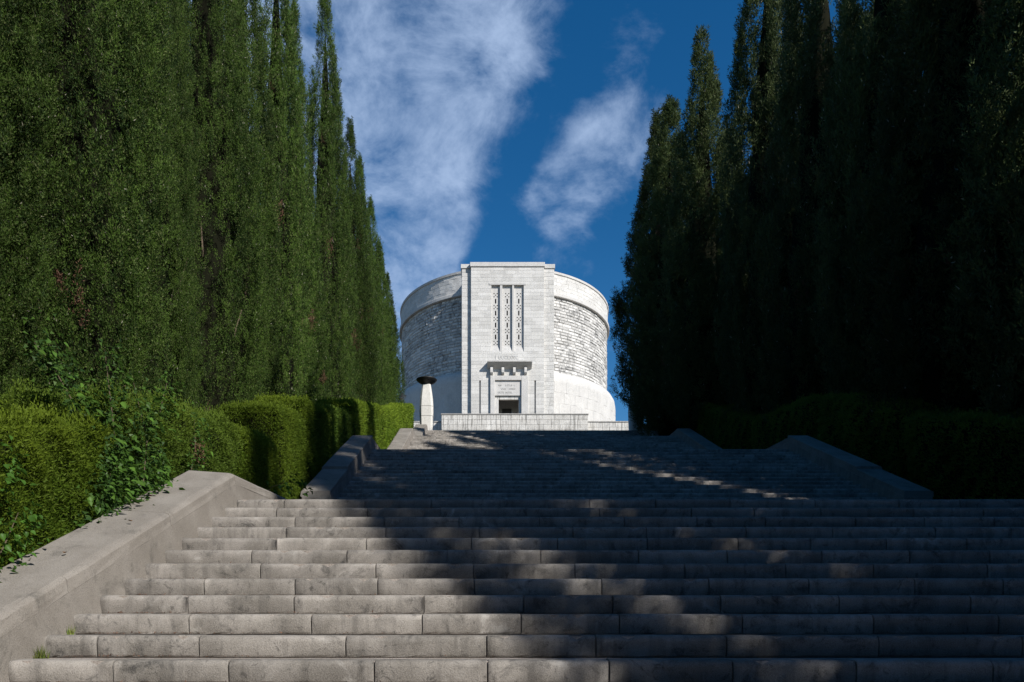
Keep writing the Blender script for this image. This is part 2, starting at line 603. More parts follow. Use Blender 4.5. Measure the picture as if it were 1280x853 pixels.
def parapet(side, fi):
    y0, z0, n = flights[fi]
    yt, zt = flights_top[fi]
    H = .34 if fi == 0 else .30
    slope = RISE / TREAD
    xi = XL if side < 0 else XR
    xo = xi + side * .62
    ys0 = y0 + (1.45 if fi else .25)
    zs0 = z0 + RISE + slope * (ys0 - y0) + H
    yp = yt + (.0 if fi == 0 else .12)
    fl_ = (lambda y: XF(fi, y)) if side < 0 else (lambda y: 0.0)
    zp = zs0 + slope * (yp - ys0)
    ylev = min(yt + 2.9, (flights[fi + 1][0] + .3) if fi < 3 else yt + 1.2)
    zlev = zt + .42
    where = 'left' if side < 0 else 'right'
    lab = {(-1, 0): 'broad sunlit stone parapet of the nearest steps, beside the big hedge on the left',
           (1, 0): 'stone parapet beside the nearest steps on the right, mostly beyond the frame edge',
           (-1, 1): 'stone parapet half in shade left of the middle flight, near the box-shaped hedge blocks',
           (1, 1): 'long shaded stone parapet running down on the right of the middle flight',
           (-1, 2): 'small pale parapet left of the upper flight, just in front of the brazier',
           (1, 2): 'small shaded parapet right of the upper flight, with dark hedge behind',
           (-1, 3): 'last low parapet at the left stair head, at the foot of the brazier',
           (1, 3): 'last low parapet at the right stair head, at the foot of the shaded pedestal'}[(side, fi)]
    root = empty('stair_parapet', (xi, ys0, z0), lab, 'parapet', 'parapets beside the stair flights')
    rl = root.location
    TH = .13
    # body: inner face slightly battered
    mb_ = MB()
    base = lambda y: gz(y) - .6
    pts = [(ys0, zs0 - TH), (yp, zp - TH), (ylev, zlev - TH)]
    segs = 10
    line = []
    for a, b in zip(pts[:-1], pts[1:]):
        for i in range(segs):
            t = i / segs
            line.append((a[0] + (b[0] - a[0]) * t, a[1] + (b[1] - a[1]) * t))
    line.append(pts[-1])
    v, f = [], []
    a_in, a_out = xi + side * .003, xo - side * .03
    for (y, z) in line:
        for x, q in ((a_in - side * .05, base(y)), (a_in, z), (a_out, z), (a_out, base(y))):
            v.append((x + fl_(y) - rl.x, y - rl.y, q - rl.z - (.035 if fi == 0 else 0) * (abs(x - xi) < .1)))
    for i in range(len(line) - 1):
        for j in range(4):
            f.append((i * 4 + j, i * 4 + (j + 1) % 4, (i + 1) * 4 + (j + 1) % 4, (i + 1) * 4 + j))
    f += [(0, 1, 2, 3), tuple((len(line) - 1) * 4 + j for j in (3, 2, 1, 0))]
    mb_.add(v, f)
    mb_.build('wall_body', COPE if fi == 0 else COPE_ST, root)
    # coping slabs, rounded on the stair side, with open joints
    L = math.hypot(yp - ys0, zp - zs0)
    ns = max(2, round(L / 1.9))

    def slab(pa, pb, lift, name='coping_slab'):
        n_ = 6
        kr = .6 if fi == 0 else .35
        xin = xi - side * .0
        prof = [(xin + side * .03, -TH), (xin + side * .002, -TH + .002), (xin + side * .008, -.085), (xin + side * .022 * kr, -.052 * kr), (xin + side * .046 * kr, -.025 * kr), (xin + side * .085 * kr, -.008 * kr), (xin + side * .14 * kr, 0),
                (xo - side * .05, 0), (xo - side * .01, -.02), (xo, -TH + .01), (xo - side * .03, -TH)]
        k = len(prof)
        vv = []
        for i in range(n_ + 1):
            t = i / n_
            y = pa[0] + (pb[0] - pa[0]) * t
            z = pa[1] + (pb[1] - pa[1]) * t + lift
            for (x, dz) in prof:
                if fi == 0:
                    dz -= .035 * (1 - min(1, abs(x - xi) / .5))
                if dz < -TH + .011:
                    dz -= lift
                vv.append((x + fl_(y) + random.gauss(0, .002) - rl.x, y - rl.y, z + dz + random.gauss(0, .002) - rl.z))
        ff = []
        for i in range(n_):
            for j in range(k):
                ff.append((i * k + j, i * k + (j + 1) % k, (i + 1) * k + (j + 1) % k, (i + 1) * k + j))
        ff += [tuple(range(k)), tuple(n_ * k + j for j in range(k - 1, -1, -1))]
        link(name, mesh_pd(name, vv, ff, COPE), root)
    for i in range(ns):
        t0, t1 = i / ns, (i + 1) / ns
        gap = .006 / L
        A = (ys0 + (yp - ys0) * (t0 + gap), zs0 + (zp - zs0) * (t0 + gap))
        B = (ys0 + (yp - ys0) * (t1 - gap), zs0 + (zp - zs0) * (t1 - gap))
        lift = .06 if (fi == 1 and i >= ns // 2) else random.uniform(0, .006)
        slab(A, B, lift)
    slab((yp + .006, zp - .003), (ylev, zlev), 0)
    if fi < 3:
        pass
    return root


for fi in range(4):
    for side in (-1, 1):
        parapet(side, fi)

# ------------------------------------------------------------------ the memorial
CX, CY = 2.04, 70.0
RD = 10.35
FY = 56.5
PX = FY / F_PX
ZB = 14.3


def fx(px):
    return (px - 605) * PX


def fz(py):
    return (763 - py) * PX


MS = 1.36                         # the tower's drawing units to metres
tower = empty('memorial_tower', (CX * MS, CY * MS, ZB * MS), 'round white stone memorial tower with tall square entrance block at the top of the steps', 'memorial tower')


def T(mb_, name, mat, **kw):
    mb_.v = [(x - CX, y - CY, z - ZB) for (x, y, z) in mb_.v]
    par = kw.pop('parent', tower)
    return mb_.build(name, mat, par, **kw)


def drum_map(R):
    return lambda u, z, d: (CX + (R + d) * math.sin(u / R), CY - (R + d) * math.cos(u / R), z)


tower.scale = (MS, MS, MS)
# smooth battered base
T(MB().lathe([(11.25, ZB - 3), (11.22, 20.05), (11.15, 20.5), (10.95, 20.85), (10.6, 21.0), (RD - .05, 21.02)], CX, CY, 96), 'plinth', SMOOTHW, smooth=True)
mb = MB()
stones(mb, cells_rect(-math.pi * 11.26 * .62, math.pi * 11.26 * .62, ZB, 20.0, .95, 1.1, 1.9), drum_map(11.235), .004, .010)
tag(T(mb, 'plinth_stone', SMOOTHW), kind='stuff')
ZC = 27.75
T(MB().lathe([(RD, 20.5), (RD, ZC)], CX, CY, 128), 'drum_core', RUST_J, smooth=True)
mb = MB()
stones(mb, cells_rect(-math.pi * RD, math.pi * RD, 20.98, ZC - .02, .27, .42, .95), drum_map(RD), .010, .028, .016, .06)
tag(T(mb, 'rusticated_stone', RUST, ), kind='stuff')
T(MB().lathe([(RD, ZC - .01), (RD + .27, ZC), (RD + .29, ZC + .03), (RD + .29, ZC + .27), (RD + .22, ZC + .33), (RD + .10, ZC + .34)], CX, CY, 128), 'cornice_ring', SMOOTHW, smooth=False)
T(MB().lathe([(RD + .12, ZC + .2), (RD + .12, 29.9)], CX, CY, 128), 'band_core', WHITE_J, smooth=True)
mb = MB()
stones(mb, cells_rect(-math.pi * RD, math.pi * RD, ZC + .34, 29.72, .36, .8, 1.5), drum_map(RD + .12), .005, .012, .0, .008)
tag(T(mb, 'band_stone', WHITE), kind='stuff')
T(MB().lathe([(RD + .10, 29.72), (RD + .20, 29.75), (RD + .22, 29.93), (RD - .4, 29.96), (RD - .5, 29.4)], CX, CY, 128), 'rim_moulding', SMOOTHW)
T(MB().lathe([(RD - .5, 29.45), (0.01, 29.6)], CX, CY, 64), 'roof', WHITE_J)

# entrance block
mx0, mx1 = fx(588.7), fx(680)
px0, px1 = -1.86, 5.83
ZT = fz(334)
wins = [(fx(614.2), fx(624.9), fz(439.7), fz(356.6)), (fx(628), fx(640.2), fz(439.7), fz(356.6)), (fx(642.6), fx(654.6), fz(439.7), fz(356.6))]
door = (fx(618.5), fx(651.5), ZB, fz(476.5))
gro = [(fx(599), fx(601), ZB, fz(476)), (fx(668), fx(669.8), ZB, fz(476))]
holes = wins + [door] + gro
core = MB()
TH_ = .45
yb = FY + TH_
core.box(mx0 + .02, mx1 - .02, yb + .001, 61.5, door[3] + .01, ZT)
core.box(mx0 + .02, door[0] - .15, yb + .001, 61.5, ZB - 2, door[3] + .01)
core.box(door[1] + .15, mx1 - .02, yb + .001, 61.5, ZB - 2, door[3] + .01)
T(core, 'block_core', WHITE_J)
# facing: thick plates around the openings, then the stones on them
face = MB()
zcuts = sorted({ZB - 2, ZT} | {q for h in holes for q in h[2:]})
for a, b in zip(zcuts[:-1], zcuts[1:]):
    segs = [(mx0, mx1)]
    for h in holes:
        if h[2] - .01 <= a and b <= h[3] + .01 or (h[2] == ZB and b <= h[3] + .01):
            ns = []
            for (s0, s1) in segs:
                if h[1] <= s0 or h[0] >= s1:
                    ns.append((s0, s1))
                else:
                    if h[0] > s0:
                        ns.append((s0, h[0]))
                    if h[1] < s1:
                        ns.append((h[1], s1))
            segs = ns
    for (s0, s1) in segs:
        face.box(s0, s1, FY, yb, a, b)
T(face, 'facing_wall', WHITE_J)
mb = MB()
flat = lambda y0: (lambda u, z, d: (u, y0 - d, z))
stones(mb, cells_rect(mx0, mx1, ZB, ZT, .30, .55, 1.25, holes), flat(FY - .001), .003, .006, .0, .005)
tag(T(mb, 'facing_stone', WHITE), kind='stuff')
for (a, b, n_) in ((px0, mx0 + .02, 'l'), (mx1 - .02, px1, 'r')):
    e = MB()
    e.box(a + .012, b - .012, FY + .31, 61.2, ZB - 2, ZT - .005)
    pier = T(e, 'side_pier', WHITE_J)
    mb = MB()
    stones(mb, cells_rect(a + .005, b - .005, ZB, ZT, .34, .5, .9), flat(FY + .31), .005, .012, 0, .006)
    sx = a + .012 if n_ == 'l' else b - .012
    sg = -1 if n_ == 'l' else 1
    stones(mb, cells_rect(FY + .31, 60.8, ZB, ZT, .34, .6, 1.1), (lambda u, z, d, sx=sx, sg=sg: (sx + sg * d, u if sg > 0 else (FY + .31 + 60.8 - u), z)), .005, .012, 0, .006)
    o = T(mb, 'pier_stone', WHITE, parent=pier)
    o['kind'] = 'stuff'
T(MB().box(mx0 - .07, mx1 + .07, FY - .09, 61.3, ZT + .004, ZT + .36), 'cap_stone', SMOOTHW, bevel=.02)
for a, b in ((px0 - .07, mx0 - .075), (mx1 + .075, px1 + .07)):
    T(MB().box(a, b, FY + .22, 61.25, ZT + .002, ZT + .35), 'cap_stone', SMOOTHW, bevel=.02)
# frame strips round the window group
wz0, wz1 = wins[0][2], wins[0][3]
fr = MB()
fr.box(fx(611.5), fx(657.2), FY - .05, FY - .004, wz1 + .002, wz1 + .17)
T(fr, 'window_frame', SMOOTHW)
for i in (0, 1):
    T(MB().box(wins[i][1] + .002, wins[i + 1][0] - .002, FY - .012, FY + .3, wz0, wz1), 'window_fin', SMOOTHW, bevel=.01)
for (a, b, z0, z1) in wins:
    # pierced stone screen: bars and little square openings set in a cross
    hl = []
    cxm = (a + b) / 2
    w_, zt_, zb_ = b - a, z1 - .62, z0 + .62
    per = (zt_ - zb_ - .3) / 4
    for k in range(5):
        zc = zb_ + .15 + per * k
        for (dx, dz) in ((0, .0), (-.13, .13), (.13, .13), (-.13, -.13), (.13, -.13)):
            hl.append((cxm + dx - .045, cxm + dx + .045, zc + dz - .045, zc + dz + .045))
        if k < 4:
            zc += per / 2
            hl.append((cxm - .055, cxm + .055, zc - .20, zc + .20))
    xsx = sorted({a, b} | {round(q, 5) for h in hl for q in h[:2]})
    zsz = sorted({z0, z1} | {round(q, 5) for h in hl for q in h[2:]})
    m_ = MB()
    y0, y1 = FY + .17, FY + .40
    inh = lambda x, z: any(h[0] < x < h[1] and h[2] < z < h[3] for h in hl)
    for ix in range(len(xsx) - 1):
        for iz in range(len(zsz) - 1):
            x0, x1_, q0, q1 = xsx[ix], xsx[ix + 1], zsz[iz], zsz[iz + 1]
            if inh((x0 + x1_) / 2, (q0 + q1) / 2):
                m_.add([(x0, y0, q0), (x0, y1, q0), (x0, y1, q1), (x0, y0, q1)], [(0, 1, 2, 3)])
                m_.add([(x1_, y0, q0), (x1_, y1, q0), (x1_, y1, q1), (x1_, y0, q1)], [(3, 2, 1, 0)])
                m_.add([(x0, y0, q0), (x1_, y0, q0), (x1_, y1, q0), (x0, y1, q0)], [(0, 1, 2, 3)])
                m_.add([(x0, y0, q1), (x1_, y0, q1), (x1_, y1, q1), (x0, y1, q1)], [(3, 2, 1, 0)])
            else:
                m_.add([(x0, y0, q0), (x1_, y0, q0), (x1_, y0, q1), (x0, y0, q1)], [(0, 1, 2, 3)])
    sc = T(m_, 'window_screen', SMOOTHW)
    back = MB().box(a + .01, b - .01, FY + .415, FY + .44, z0, z1)
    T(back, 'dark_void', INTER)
    sl = MB()
    sl.prism([(FY + .01, z0 + .002), (FY + .169, z0 + .002), (FY + .169, z0 + .5)], a + .002, b - .002)
    T(sl, 'sloping_sill', SMOOTHW)
# carved lettering, too worn to read: low raised strokes in two lines and one small line over the door panel


def strokes(zc, h, x0, x1, y, dens, name, dep=.03):
    m_ = MB()
    x = x0
    while x < x1:
        w = h * random.uniform(.45, .8)
        k = random.choice('ILTEHVNO')
        s_ = h * .16
        if random.random() < dens:
            def bx(a, b, c, d):
                m_.box(x + a * w, x + b * w, y - dep, y + .01, zc - h / 2 + c * h, zc - h / 2 + d * h)
            if k in 'ILTEHN':
                bx(.0, .22, 0, 1) if k != 'T' else bx(.4, .6, 0, .8)
            if k in 'LE':
                bx(.22, 1, 0, .16)
            if k in 'TE':
                bx(.22 if k == 'E' else 0, 1, .84, 1)
            if k in 'HN':
                bx(.8, 1, 0, 1)
                bx(.22, .8, .44, .58)
            if k in 'VO':
                bx(0, .2, .1, .9), bx(.8, 1, .1, .9), bx(.2, .8, 0, .14)
                if k == 'O':
                    bx(.2, .8, .86, 1)
        x += w + h * .22
    return tag(T(m_, name, WHITE), kind='stuff')


strokes(fz(447), .28, fx(619.5), fx(648), FY - .012, .95, 'carved_inscription')
strokes(fz(452.2), .30, fx(616.5), fx(652), FY - .012, .95, 'carved_inscription')
strokes(fz(349.5), .16, fx(626), fx(643), FY - .008, .6, 'carved_inscription', .008)

# portal
cor = MB()
cz = fz(454.3)
cor.prism([(FY - .0, fz(462)), (FY - .14, fz(461)), (FY - .40, fz(458.6)), (FY - .60, fz(456.2)), (FY - .66, fz(455.8)), (FY - .66, fz(453.8)), (FY, fz(453.2))], fx(609), fx(664.5))
T(cor, 'portal_cornice', SMOOTHW)
for pxx in (614.5, 628.5, 642.8, 656.8):
    b_ = MB()
    b_.prism([(FY - .012, fz(469.6)), (FY - .26, fz(469.2)), (FY - .36, fz(467.5)), (FY - .36, fz(464.2)), (FY - .30, fz(460.6)), (FY - .012, fz(462.4))], fx(pxx - 1.6), fx(pxx + 1.6))
    T(b_, 'bracket', SMOOTHW)
jl = MB().box(fx(612.8), door[0], FY - .2, FY - .014, ZB, fz(470.7))
T(jl, 'portal_jamb', SMOOTHW, bevel=.03)
jr = MB().box(door[1], fx(660.2), FY - .2, FY - .014, ZB, fz(470.7))
T(jr, 'portal_jamb', SMOOTHW, bevel=.03)
T(MB().box(door[0] + .002, door[1] - .002, FY - .195, FY + .3, fz(476.5), fz(470.8)), 'portal_lintel', SMOOTHW, bevel=.03)
T(MB().box(door[0] + .002, door[1] - .002, FY - .06, FY + .44, fz(495), fz(476.5) - .003), 'inscription_panel', SMOOTHW, bevel=.01)
for (a, b, z_) in ((626.5, 632, 486.5), (636.5, 643, 486.5), (623, 626, 482), (632, 643, 482), (623, 640, 491)):
    strokes(fz(z_), .13, fx(a), fx(b), FY - .06, .9, 'panel_lettering', .022)
T(MB().box(door[0] + .002, door[1] - .002, FY + .08, FY + .44, fz(499.3), fz(495) - .003), 'door_lintel', TERR)
T(MB().box(door[0] + .003, fx(623.3), FY + .02, FY + .9, ZB, fz(499.3) - .003), 'door_jamb', SMOOTHW)
T(MB().box(fx(648.6), door[1] - .003, FY + .02, FY + .9, ZB, fz(499.3) - .003), 'door_jamb', SMOOTHW)
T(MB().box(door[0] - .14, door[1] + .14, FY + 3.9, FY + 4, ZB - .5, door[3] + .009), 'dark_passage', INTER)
dl = MB()
dl.box(fx(623.3) + .35, fx(623.3) + 1.15, FY + 2.2, FY + 2.27, ZB, fz(507.5) + .4)
dl.box(fx(623.3) + .42, fx(623.3) + 1.08, FY + 2.17, FY + 2.2, ZB + .2, fz(507.5) + .3)
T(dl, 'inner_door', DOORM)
for gx in gro:
    T(MB().box(gx[0] - .01, gx[1] + .01, FY + .17, FY + .4, ZB, gx[3]), 'groove_back', WHITE_J)

# terrace walls before the tower
def wall(label, x0, x1, y, z0, z1, h, lmin, lmax, ret=0.0):
    w = empty('terrace_wall', ((x0 + x1) / 2, y, z0), label, 'wall')
    ox, oy, oz = w.location
    b_ = MB().box(x0 - ox + .02, x1 - ox - .02, .02, .55 + ret, -.4, z1 - oz)
    b_.build('wall_core', WHITE_J, w)
    for (u0, u1, q0, q1) in cells_rect(x0, x1, z0, z1, h, lmin, lmax):
        g_ = .003
        d = random.uniform(0, .012)
        s_ = MB()
        a, b, c, e = u0 - ox + g_, u1 - ox - g_, q0 - oz + g_, q1 - oz - g_
        s_.add([(a, .02, c), (b, .02, c), (b, .02, e), (a, .02, e), (a + .012, -d, c + .012), (b - .012, -d, c + .012), (b - .012, -d, e - .012), (a + .012, -d, e - .012)],
               [(4, 5, 6, 7), (0, 1, 5, 4), (1, 2, 6, 5), (2, 3, 7, 6), (3, 0, 4, 7)])
        s_.build('stone_block', TERR, w)
    n_ = max(1, round((x1 - x0) / 1.6))
    for i in range(n_):
        a = x0 - .05 + (x1 - x0 + .1) * i / n_ - ox
        b = x0 - .05 + (x1 - x0 + .1) * (i + 1) / n_ - ox
        MB().box(a + .003, b - .003, -.06, .6 + ret, z1 - oz + .002, z1 - oz + .085).build('coping_slab', TCOP, w)
    return w


YW = 61.2
wx = lambda px, y: (px - 605) / F_PX * y
wz = lambda py, y: (763 - py) / F_PX * y
wall('streaked white stone terrace wall standing right across below the tower entrance', wx(552, YW), wx(735, YW), YW, 14.4, wz(518.6, YW), .47, .9, 1.7, 2.4)
wall('low white stone side wall left of the terrace wall, glimpsed beside the brazier', wx(470, YW + 1.3), wx(552, YW) - .08, YW + 1.3, 14.4, wz(528, YW + 1.3), .5, .8, 1.5)
wall('low white stone side wall with thin grey coping right of the terrace wall', wx(735, YW) + .08, wx(800, YW + 1.3), YW + 1.3, 14.4, wz(528, YW + 1.3), .5, .8, 1.5)


# ------------------------------------------------------------------ braziers
def brazier(x, y, z, label):
    r = empty('stone_brazier', (x, y, z), label, 'brazier', 'braziers at the head of the stair')
    MB().box(-.48, .48, -.48, .48, -.3, .10).build('base_slab', COPE, r, bevel=.02)

    def octa(prof, name, m):
        v, f = [], []
        for (w, z_) in prof:
            c = w * .30
            for (a, b) in ((-w, -w + c), (-w + c, -w), (w - c, -w), (w, -w + c), (w, w - c), (w - c, w), (-w + c, w), (-w, w - c)):
                v.append((a, b, z_))
        for j in range(len(prof) - 1):
            for i in range(8):
                f.append((j * 8 + i, j * 8 + (i + 1) % 8, (j + 1) * 8 + (i + 1) % 8, (j + 1) * 8 + i))
        f += [tuple(range(7, -1, -1)), tuple((len(prof) - 1) * 8 + i for i in range(8))]
        link(name, mesh_pd(name, v, f, m), r)
    octa([(.335, .10), (.37, .55), (.385, 1.04)], 'pedestal_block', PED)
    octa([(.372, 1.041), (.372, 1.06)], 'joint', JOINT)
    octa([(.385, 1.061), (.39, 1.35), (.385, 1.60)], 'pedestal_block', PED)
    octa([(.37, 1.601), (.37, 1.62)], 'joint', JOINT)
    octa([(.383, 1.621), (.35, 2.1), (.29, 2.55), (.235, 2.90)], 'pedestal_block', PED)
    MB().lathe([(.001, 2.88), (.22, 2.90), (.28, 2.96), (.46, 3.05), (.585, 3.17), (.60, 3.21), (.585, 3.23), (.5, 3.22), (.3, 3.16), (.001, 3.13)], 0, 0, 40).build('bowl', BRONZE, r, smooth=True)
    MB().lathe([(.24, 3.16), (.22, 3.24), (.12, 3.30), (.001, 3.32)], 0, 0, 24).build('burner', BRONZE, r, smooth=True)
    return r


brazier(-3.29, 39.2, ZTOP - .03, 'pale tapering stone pedestal with dark bronze dish at the left head of the stair')
brazier(8.72, 39.2, ZTOP - .03, 'shaded tapering stone pedestal on the right head of the stair, dish hidden by cypress')


# ------------------------------------------------------------------ foliage
def leaf_tris(P, A, Wd, L, Wi):
    """P base points, A long axis (unit), Wd width axis (unit), L length, Wi width -> triangle soup"""
    n = len(P)
    V = np.empty((n, 3, 3))
    V[:, 0] = P - Wd * (Wi / 2)[:, None]
    V[:, 1] = P + Wd * (Wi / 2)[:, None]
    V[:, 2] = P + A * L[:, None]
    return V.reshape(-1, 3), np.arange(n * 3).reshape(-1, 3)


def unit(v):
    return v / np.maximum(1e-9, np.linalg.norm(v, axis=1))[:, None]


def crown(name, H, R, seed, nplume, per, leafL, leafW, mat, tilt=.22, bottom=.25, taper=1.9, rag=.10, ribs=7, plumeL=(.25, .55), plumeW=.07, dead=0.0, nfl=230, flL=(1.3, 3.0), flW=(.17, .34), tip=1.0, low=.74, lows=1.4, core=.50):
    """upright boughs (flames) hug a tapering column; each bough carries sprays, each spray many small leaves"""
    r = np.random.default_rng(seed)
    prof = lambda t: np.minimum(1, low + lows * t) * np.maximum(0.02, 1 - np.clip(t, 0, 1) ** taper) ** tip
    ph = r.uniform(0, 6, 6)

    def lump(th, t):
        z = t * H
        return (1 + .13 * np.sin(ribs * th + ph[0] + .5 * np.sin(z * .55 + ph[1])) + .09 * np.sin(3 * th + z * .45 + ph[2]) + .05 * np.sin(z * 1.3 + ph[4] + 2 * th))
    # boughs
    ft = r.random(nfl * 4)
    ft = ft[r.random(len(ft)) < prof(ft) * .6 + .4][:nfl]
    nfl = len(ft)
    ft = np.sort(ft) * .93
    fth = r.random(nfl) * 2 * np.pi
    fl = r.uniform(*flL, nfl) * (1 - .45 * ft)
    fw = r.uniform(*flW, nfl) * (1 - .62 * ft)
    ft2 = np.minimum(ft + fl / H, 1.0)
    out_ = 1 + np.clip(r.normal(0, rag, nfl), -.15, .3)
    r0 = np.maximum(R * prof(ft) * lump(fth, ft) * out_ - fw * .9, 0.0)
    r1 = np.maximum(R * prof(ft2) * lump(fth, ft2) * out_ * (1 + tilt * .3) - fw * .2, 0.0)
    z0_ = bottom + ft * (H - bottom) - .3 * (1 - ft)
    z1_ = bottom + ft2 * (H - bottom)
    th2 = fth + r.normal(0, .12, nfl)
    B0 = np.stack([r0 * np.cos(fth), r0 * np.sin(fth), np.maximum(z0_, .05)], 1)
    B1 = np.stack([r1 * np.cos(th2), r1 * np.sin(th2), z1_], 1)
    ftint = r.uniform(.1, .9, nfl)
    # sprays
    wgt = fl * (fw + .05) * (1 + 1.3 * ft ** 2)
    fi_ = r.choice(nfl, nplume, p=wgt / wgt.sum())
    s0 = r.random(nplume) ** .9
    ang = fth[fi_] + r.normal(0, 1.05, nplume)
    rad = fw[fi_] * np.sin(np.pi * np.clip(.12 + .88 * s0, 0, 1)) ** .55 * np.where(s0 > .5, (1.02 - s0) * 2, 1) ** .5 * r.uniform(.35, 1.22, nplume)
    base = B0[fi_] * (1 - s0)[:, None] + B1[fi_] * s0[:, None]
    outw = np.stack([np.cos(ang), np.sin(ang), np.zeros(nplume)], 1)
    base = base + outw * rad[:, None]
    ax = unit(outw * (tilt + .15 + r.normal(0, .2, nplume))[:, None] + np.array([0, 0, 1.0]) + r.normal(0, .12, (nplume, 3)))
    L = r.uniform(*plumeL, nplume) * (1 - .35 * ft[fi_])
    ct = np.clip(ftint[fi_] * .7 + .15 + r.normal(0, .28, nplume), 0, 1)
    n = nplume * per
    idx = np.repeat(np.arange(nplume), per)
    s = r.random(n) ** .85
    w = plumeW * (1 - .7 * s)
    off = r.normal(0, 1, (n, 3))
    off[:, 2] *= .6
    P = base[idx] + ax[idx] * (L[idx] * s)[:, None] + off * w[:, None]
    A = unit(ax[idx] * 1.0 + unit(off) * .9 + r.normal(0, .3, (n, 3)))
    Wd = unit(np.cross(A, outw[idx] + unit(off) * .6 + r.normal(0, .5, (n, 3))))
    ll = leafL * r.uniform(.6, 1.35, n)
    ww = leafW * r.uniform(.7, 1.3, n)
    V, F = leaf_tris(P, A, Wd, ll, ww)
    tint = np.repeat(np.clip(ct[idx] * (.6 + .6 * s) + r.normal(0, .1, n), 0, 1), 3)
    mi = np.zeros(len(F), int)
    if dead:
        dm = (r.random(nfl) < dead)[fi_] & (s0 < .35)
        mi[dm[idx]] = 2
    lean = 0.0
    # closed inner core, its near-black colour painting the shade between the boughs
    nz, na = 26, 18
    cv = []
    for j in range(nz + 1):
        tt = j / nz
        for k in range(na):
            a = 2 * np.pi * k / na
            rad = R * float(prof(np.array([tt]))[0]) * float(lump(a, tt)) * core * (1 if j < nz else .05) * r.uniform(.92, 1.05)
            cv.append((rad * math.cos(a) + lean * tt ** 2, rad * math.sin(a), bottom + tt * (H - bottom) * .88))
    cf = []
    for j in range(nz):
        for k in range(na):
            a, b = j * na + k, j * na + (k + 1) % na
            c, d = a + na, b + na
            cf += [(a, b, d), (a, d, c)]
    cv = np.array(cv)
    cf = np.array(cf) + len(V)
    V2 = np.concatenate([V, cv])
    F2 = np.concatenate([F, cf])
    return mesh_np(name, V2, F2, [mat, CORE_SHADE, DEAD], np.concatenate([tint, np.zeros(len(cv))]), np.concatenate([mi, np.ones(len(cf), int)]))


def trunk_mesh(H, r0, seed):
    r = random.Random(seed)
    m_ = MB()
    pts = [(r.uniform(-.04, .04), r.uniform(-.04, .04), -.4 + (H + .4) * i / 8) for i in range(9)]
    m_.tube(pts, [r0 * 1.35] + [r0 * (1 - i / 9.2) for i in range(1, 9)], 8)
    for k in range(7):
        a = r.uniform(0, 6.28)
        z = H * r.uniform(.02, .3)
        d = r.uniform(.5, .9)
        m_.tube([(0, 0, z), (math.cos(a) * d * .6, math.sin(a) * d * .6, z + .45), (math.cos(a) * d, math.sin(a) * d, z + 1.4)], [r0 * .3, r0 * .2, r0 * .08], 5)
    return mesh_pd('trunk', m_.v, m_.f, BARK, True)


HT = 16.0
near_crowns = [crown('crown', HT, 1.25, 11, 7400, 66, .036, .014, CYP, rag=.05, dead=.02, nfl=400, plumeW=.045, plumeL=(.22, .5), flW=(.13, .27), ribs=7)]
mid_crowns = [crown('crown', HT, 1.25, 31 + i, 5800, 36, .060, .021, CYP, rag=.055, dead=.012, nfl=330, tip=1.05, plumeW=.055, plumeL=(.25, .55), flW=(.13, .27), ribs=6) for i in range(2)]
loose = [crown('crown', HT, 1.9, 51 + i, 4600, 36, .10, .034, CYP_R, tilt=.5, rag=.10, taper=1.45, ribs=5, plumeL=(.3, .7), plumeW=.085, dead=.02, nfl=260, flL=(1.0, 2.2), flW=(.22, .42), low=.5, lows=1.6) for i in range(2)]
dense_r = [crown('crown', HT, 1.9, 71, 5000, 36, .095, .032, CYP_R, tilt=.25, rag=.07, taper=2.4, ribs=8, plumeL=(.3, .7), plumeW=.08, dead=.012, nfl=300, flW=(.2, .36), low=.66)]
trunks = [trunk_mesh(12.5, .17, 1), trunk_mesh(12.5, .15, 2)]


def tree(x, y, top, rad, meshes, R0, label, group, k=0):
    z = gz(y) - .02
    H = top - z
    o = empty('cypress_tree', (x, y, z), label, 'cypress tree', group)
    o.rotation_euler.z = random.uniform(0, 6.28)
    c = link('crown', meshes[k % len(meshes)], o)
    c.scale = (rad / R0, rad / R0 * random.uniform(.95, 1.05), H / HT)
    tr = link('trunk', trunks[k % 2], o)
    tr.scale = (1, 1, H / HT)
    return o


GL = 'cypresses in the row on the left'
GR = 'cypresses in the row on the right'
left_row = [
    (-6.7, 6.4, 17.5, 1.2, 'cypress nearest the camera on the left, wholly beyond the frame edge'),
    (-6.6, 8.7, 18.6, 1.22, 'cypress cut by the left edge of the frame, above the nearest hedge'),
    (-6.65, 11.3, 20.5, 1.42, 'huge dense cypress rising behind the vine-grown gap of the near hedge'),
    (-6.45, 13.6, 21.0, 1.02, 'slim cypress column right of the huge one behind the long hedge'),
    (-6.55, 16.2, 22.0, 1.25, 'broad cypress behind the sunlit end of the long second hedge'),
    (-6.5, 18.7, 22.0, 1.15, 'cypress behind the gap between long hedge and box-shaped blocks'),
    (-6.45, 21.2, 22.2, 1.12, 'cypress right behind the tallest box-shaped hedge block'),
    (-6.35, 23.9, 21.3, 1.05, 'cypress with blunt tip just left of the tallest pointed one'),
    (-6.25, 26.9, 25.0, 1.12, 'tallest pointed cypress tip standing against the clouds on the left'),
    (-6.3, 29.6, 22.0, 1.05, 'cypress hidden for the most part behind the tallest pointed one'),
    (-6.25, 31.9, 22.8, 1.0, 'cypress with slender tip right of and below the tallest pointed one'),
    (-6.35, 34.8, 23.2, 1.0, 'cypress whose tip is second step down on the right-hand skyline of the row'),
    (-6.3, 37.9, 22.8, .98, 'narrow cypress behind the far hedge block, third step of the skyline'),
    (-6.3, 41.2, 22.3, .98, 'narrow cypress near the end of the row, left of the brazier'),
    (-6.25, 44.3, 21.8, .95, 'last cypress of the left row, closest to the round tower')]
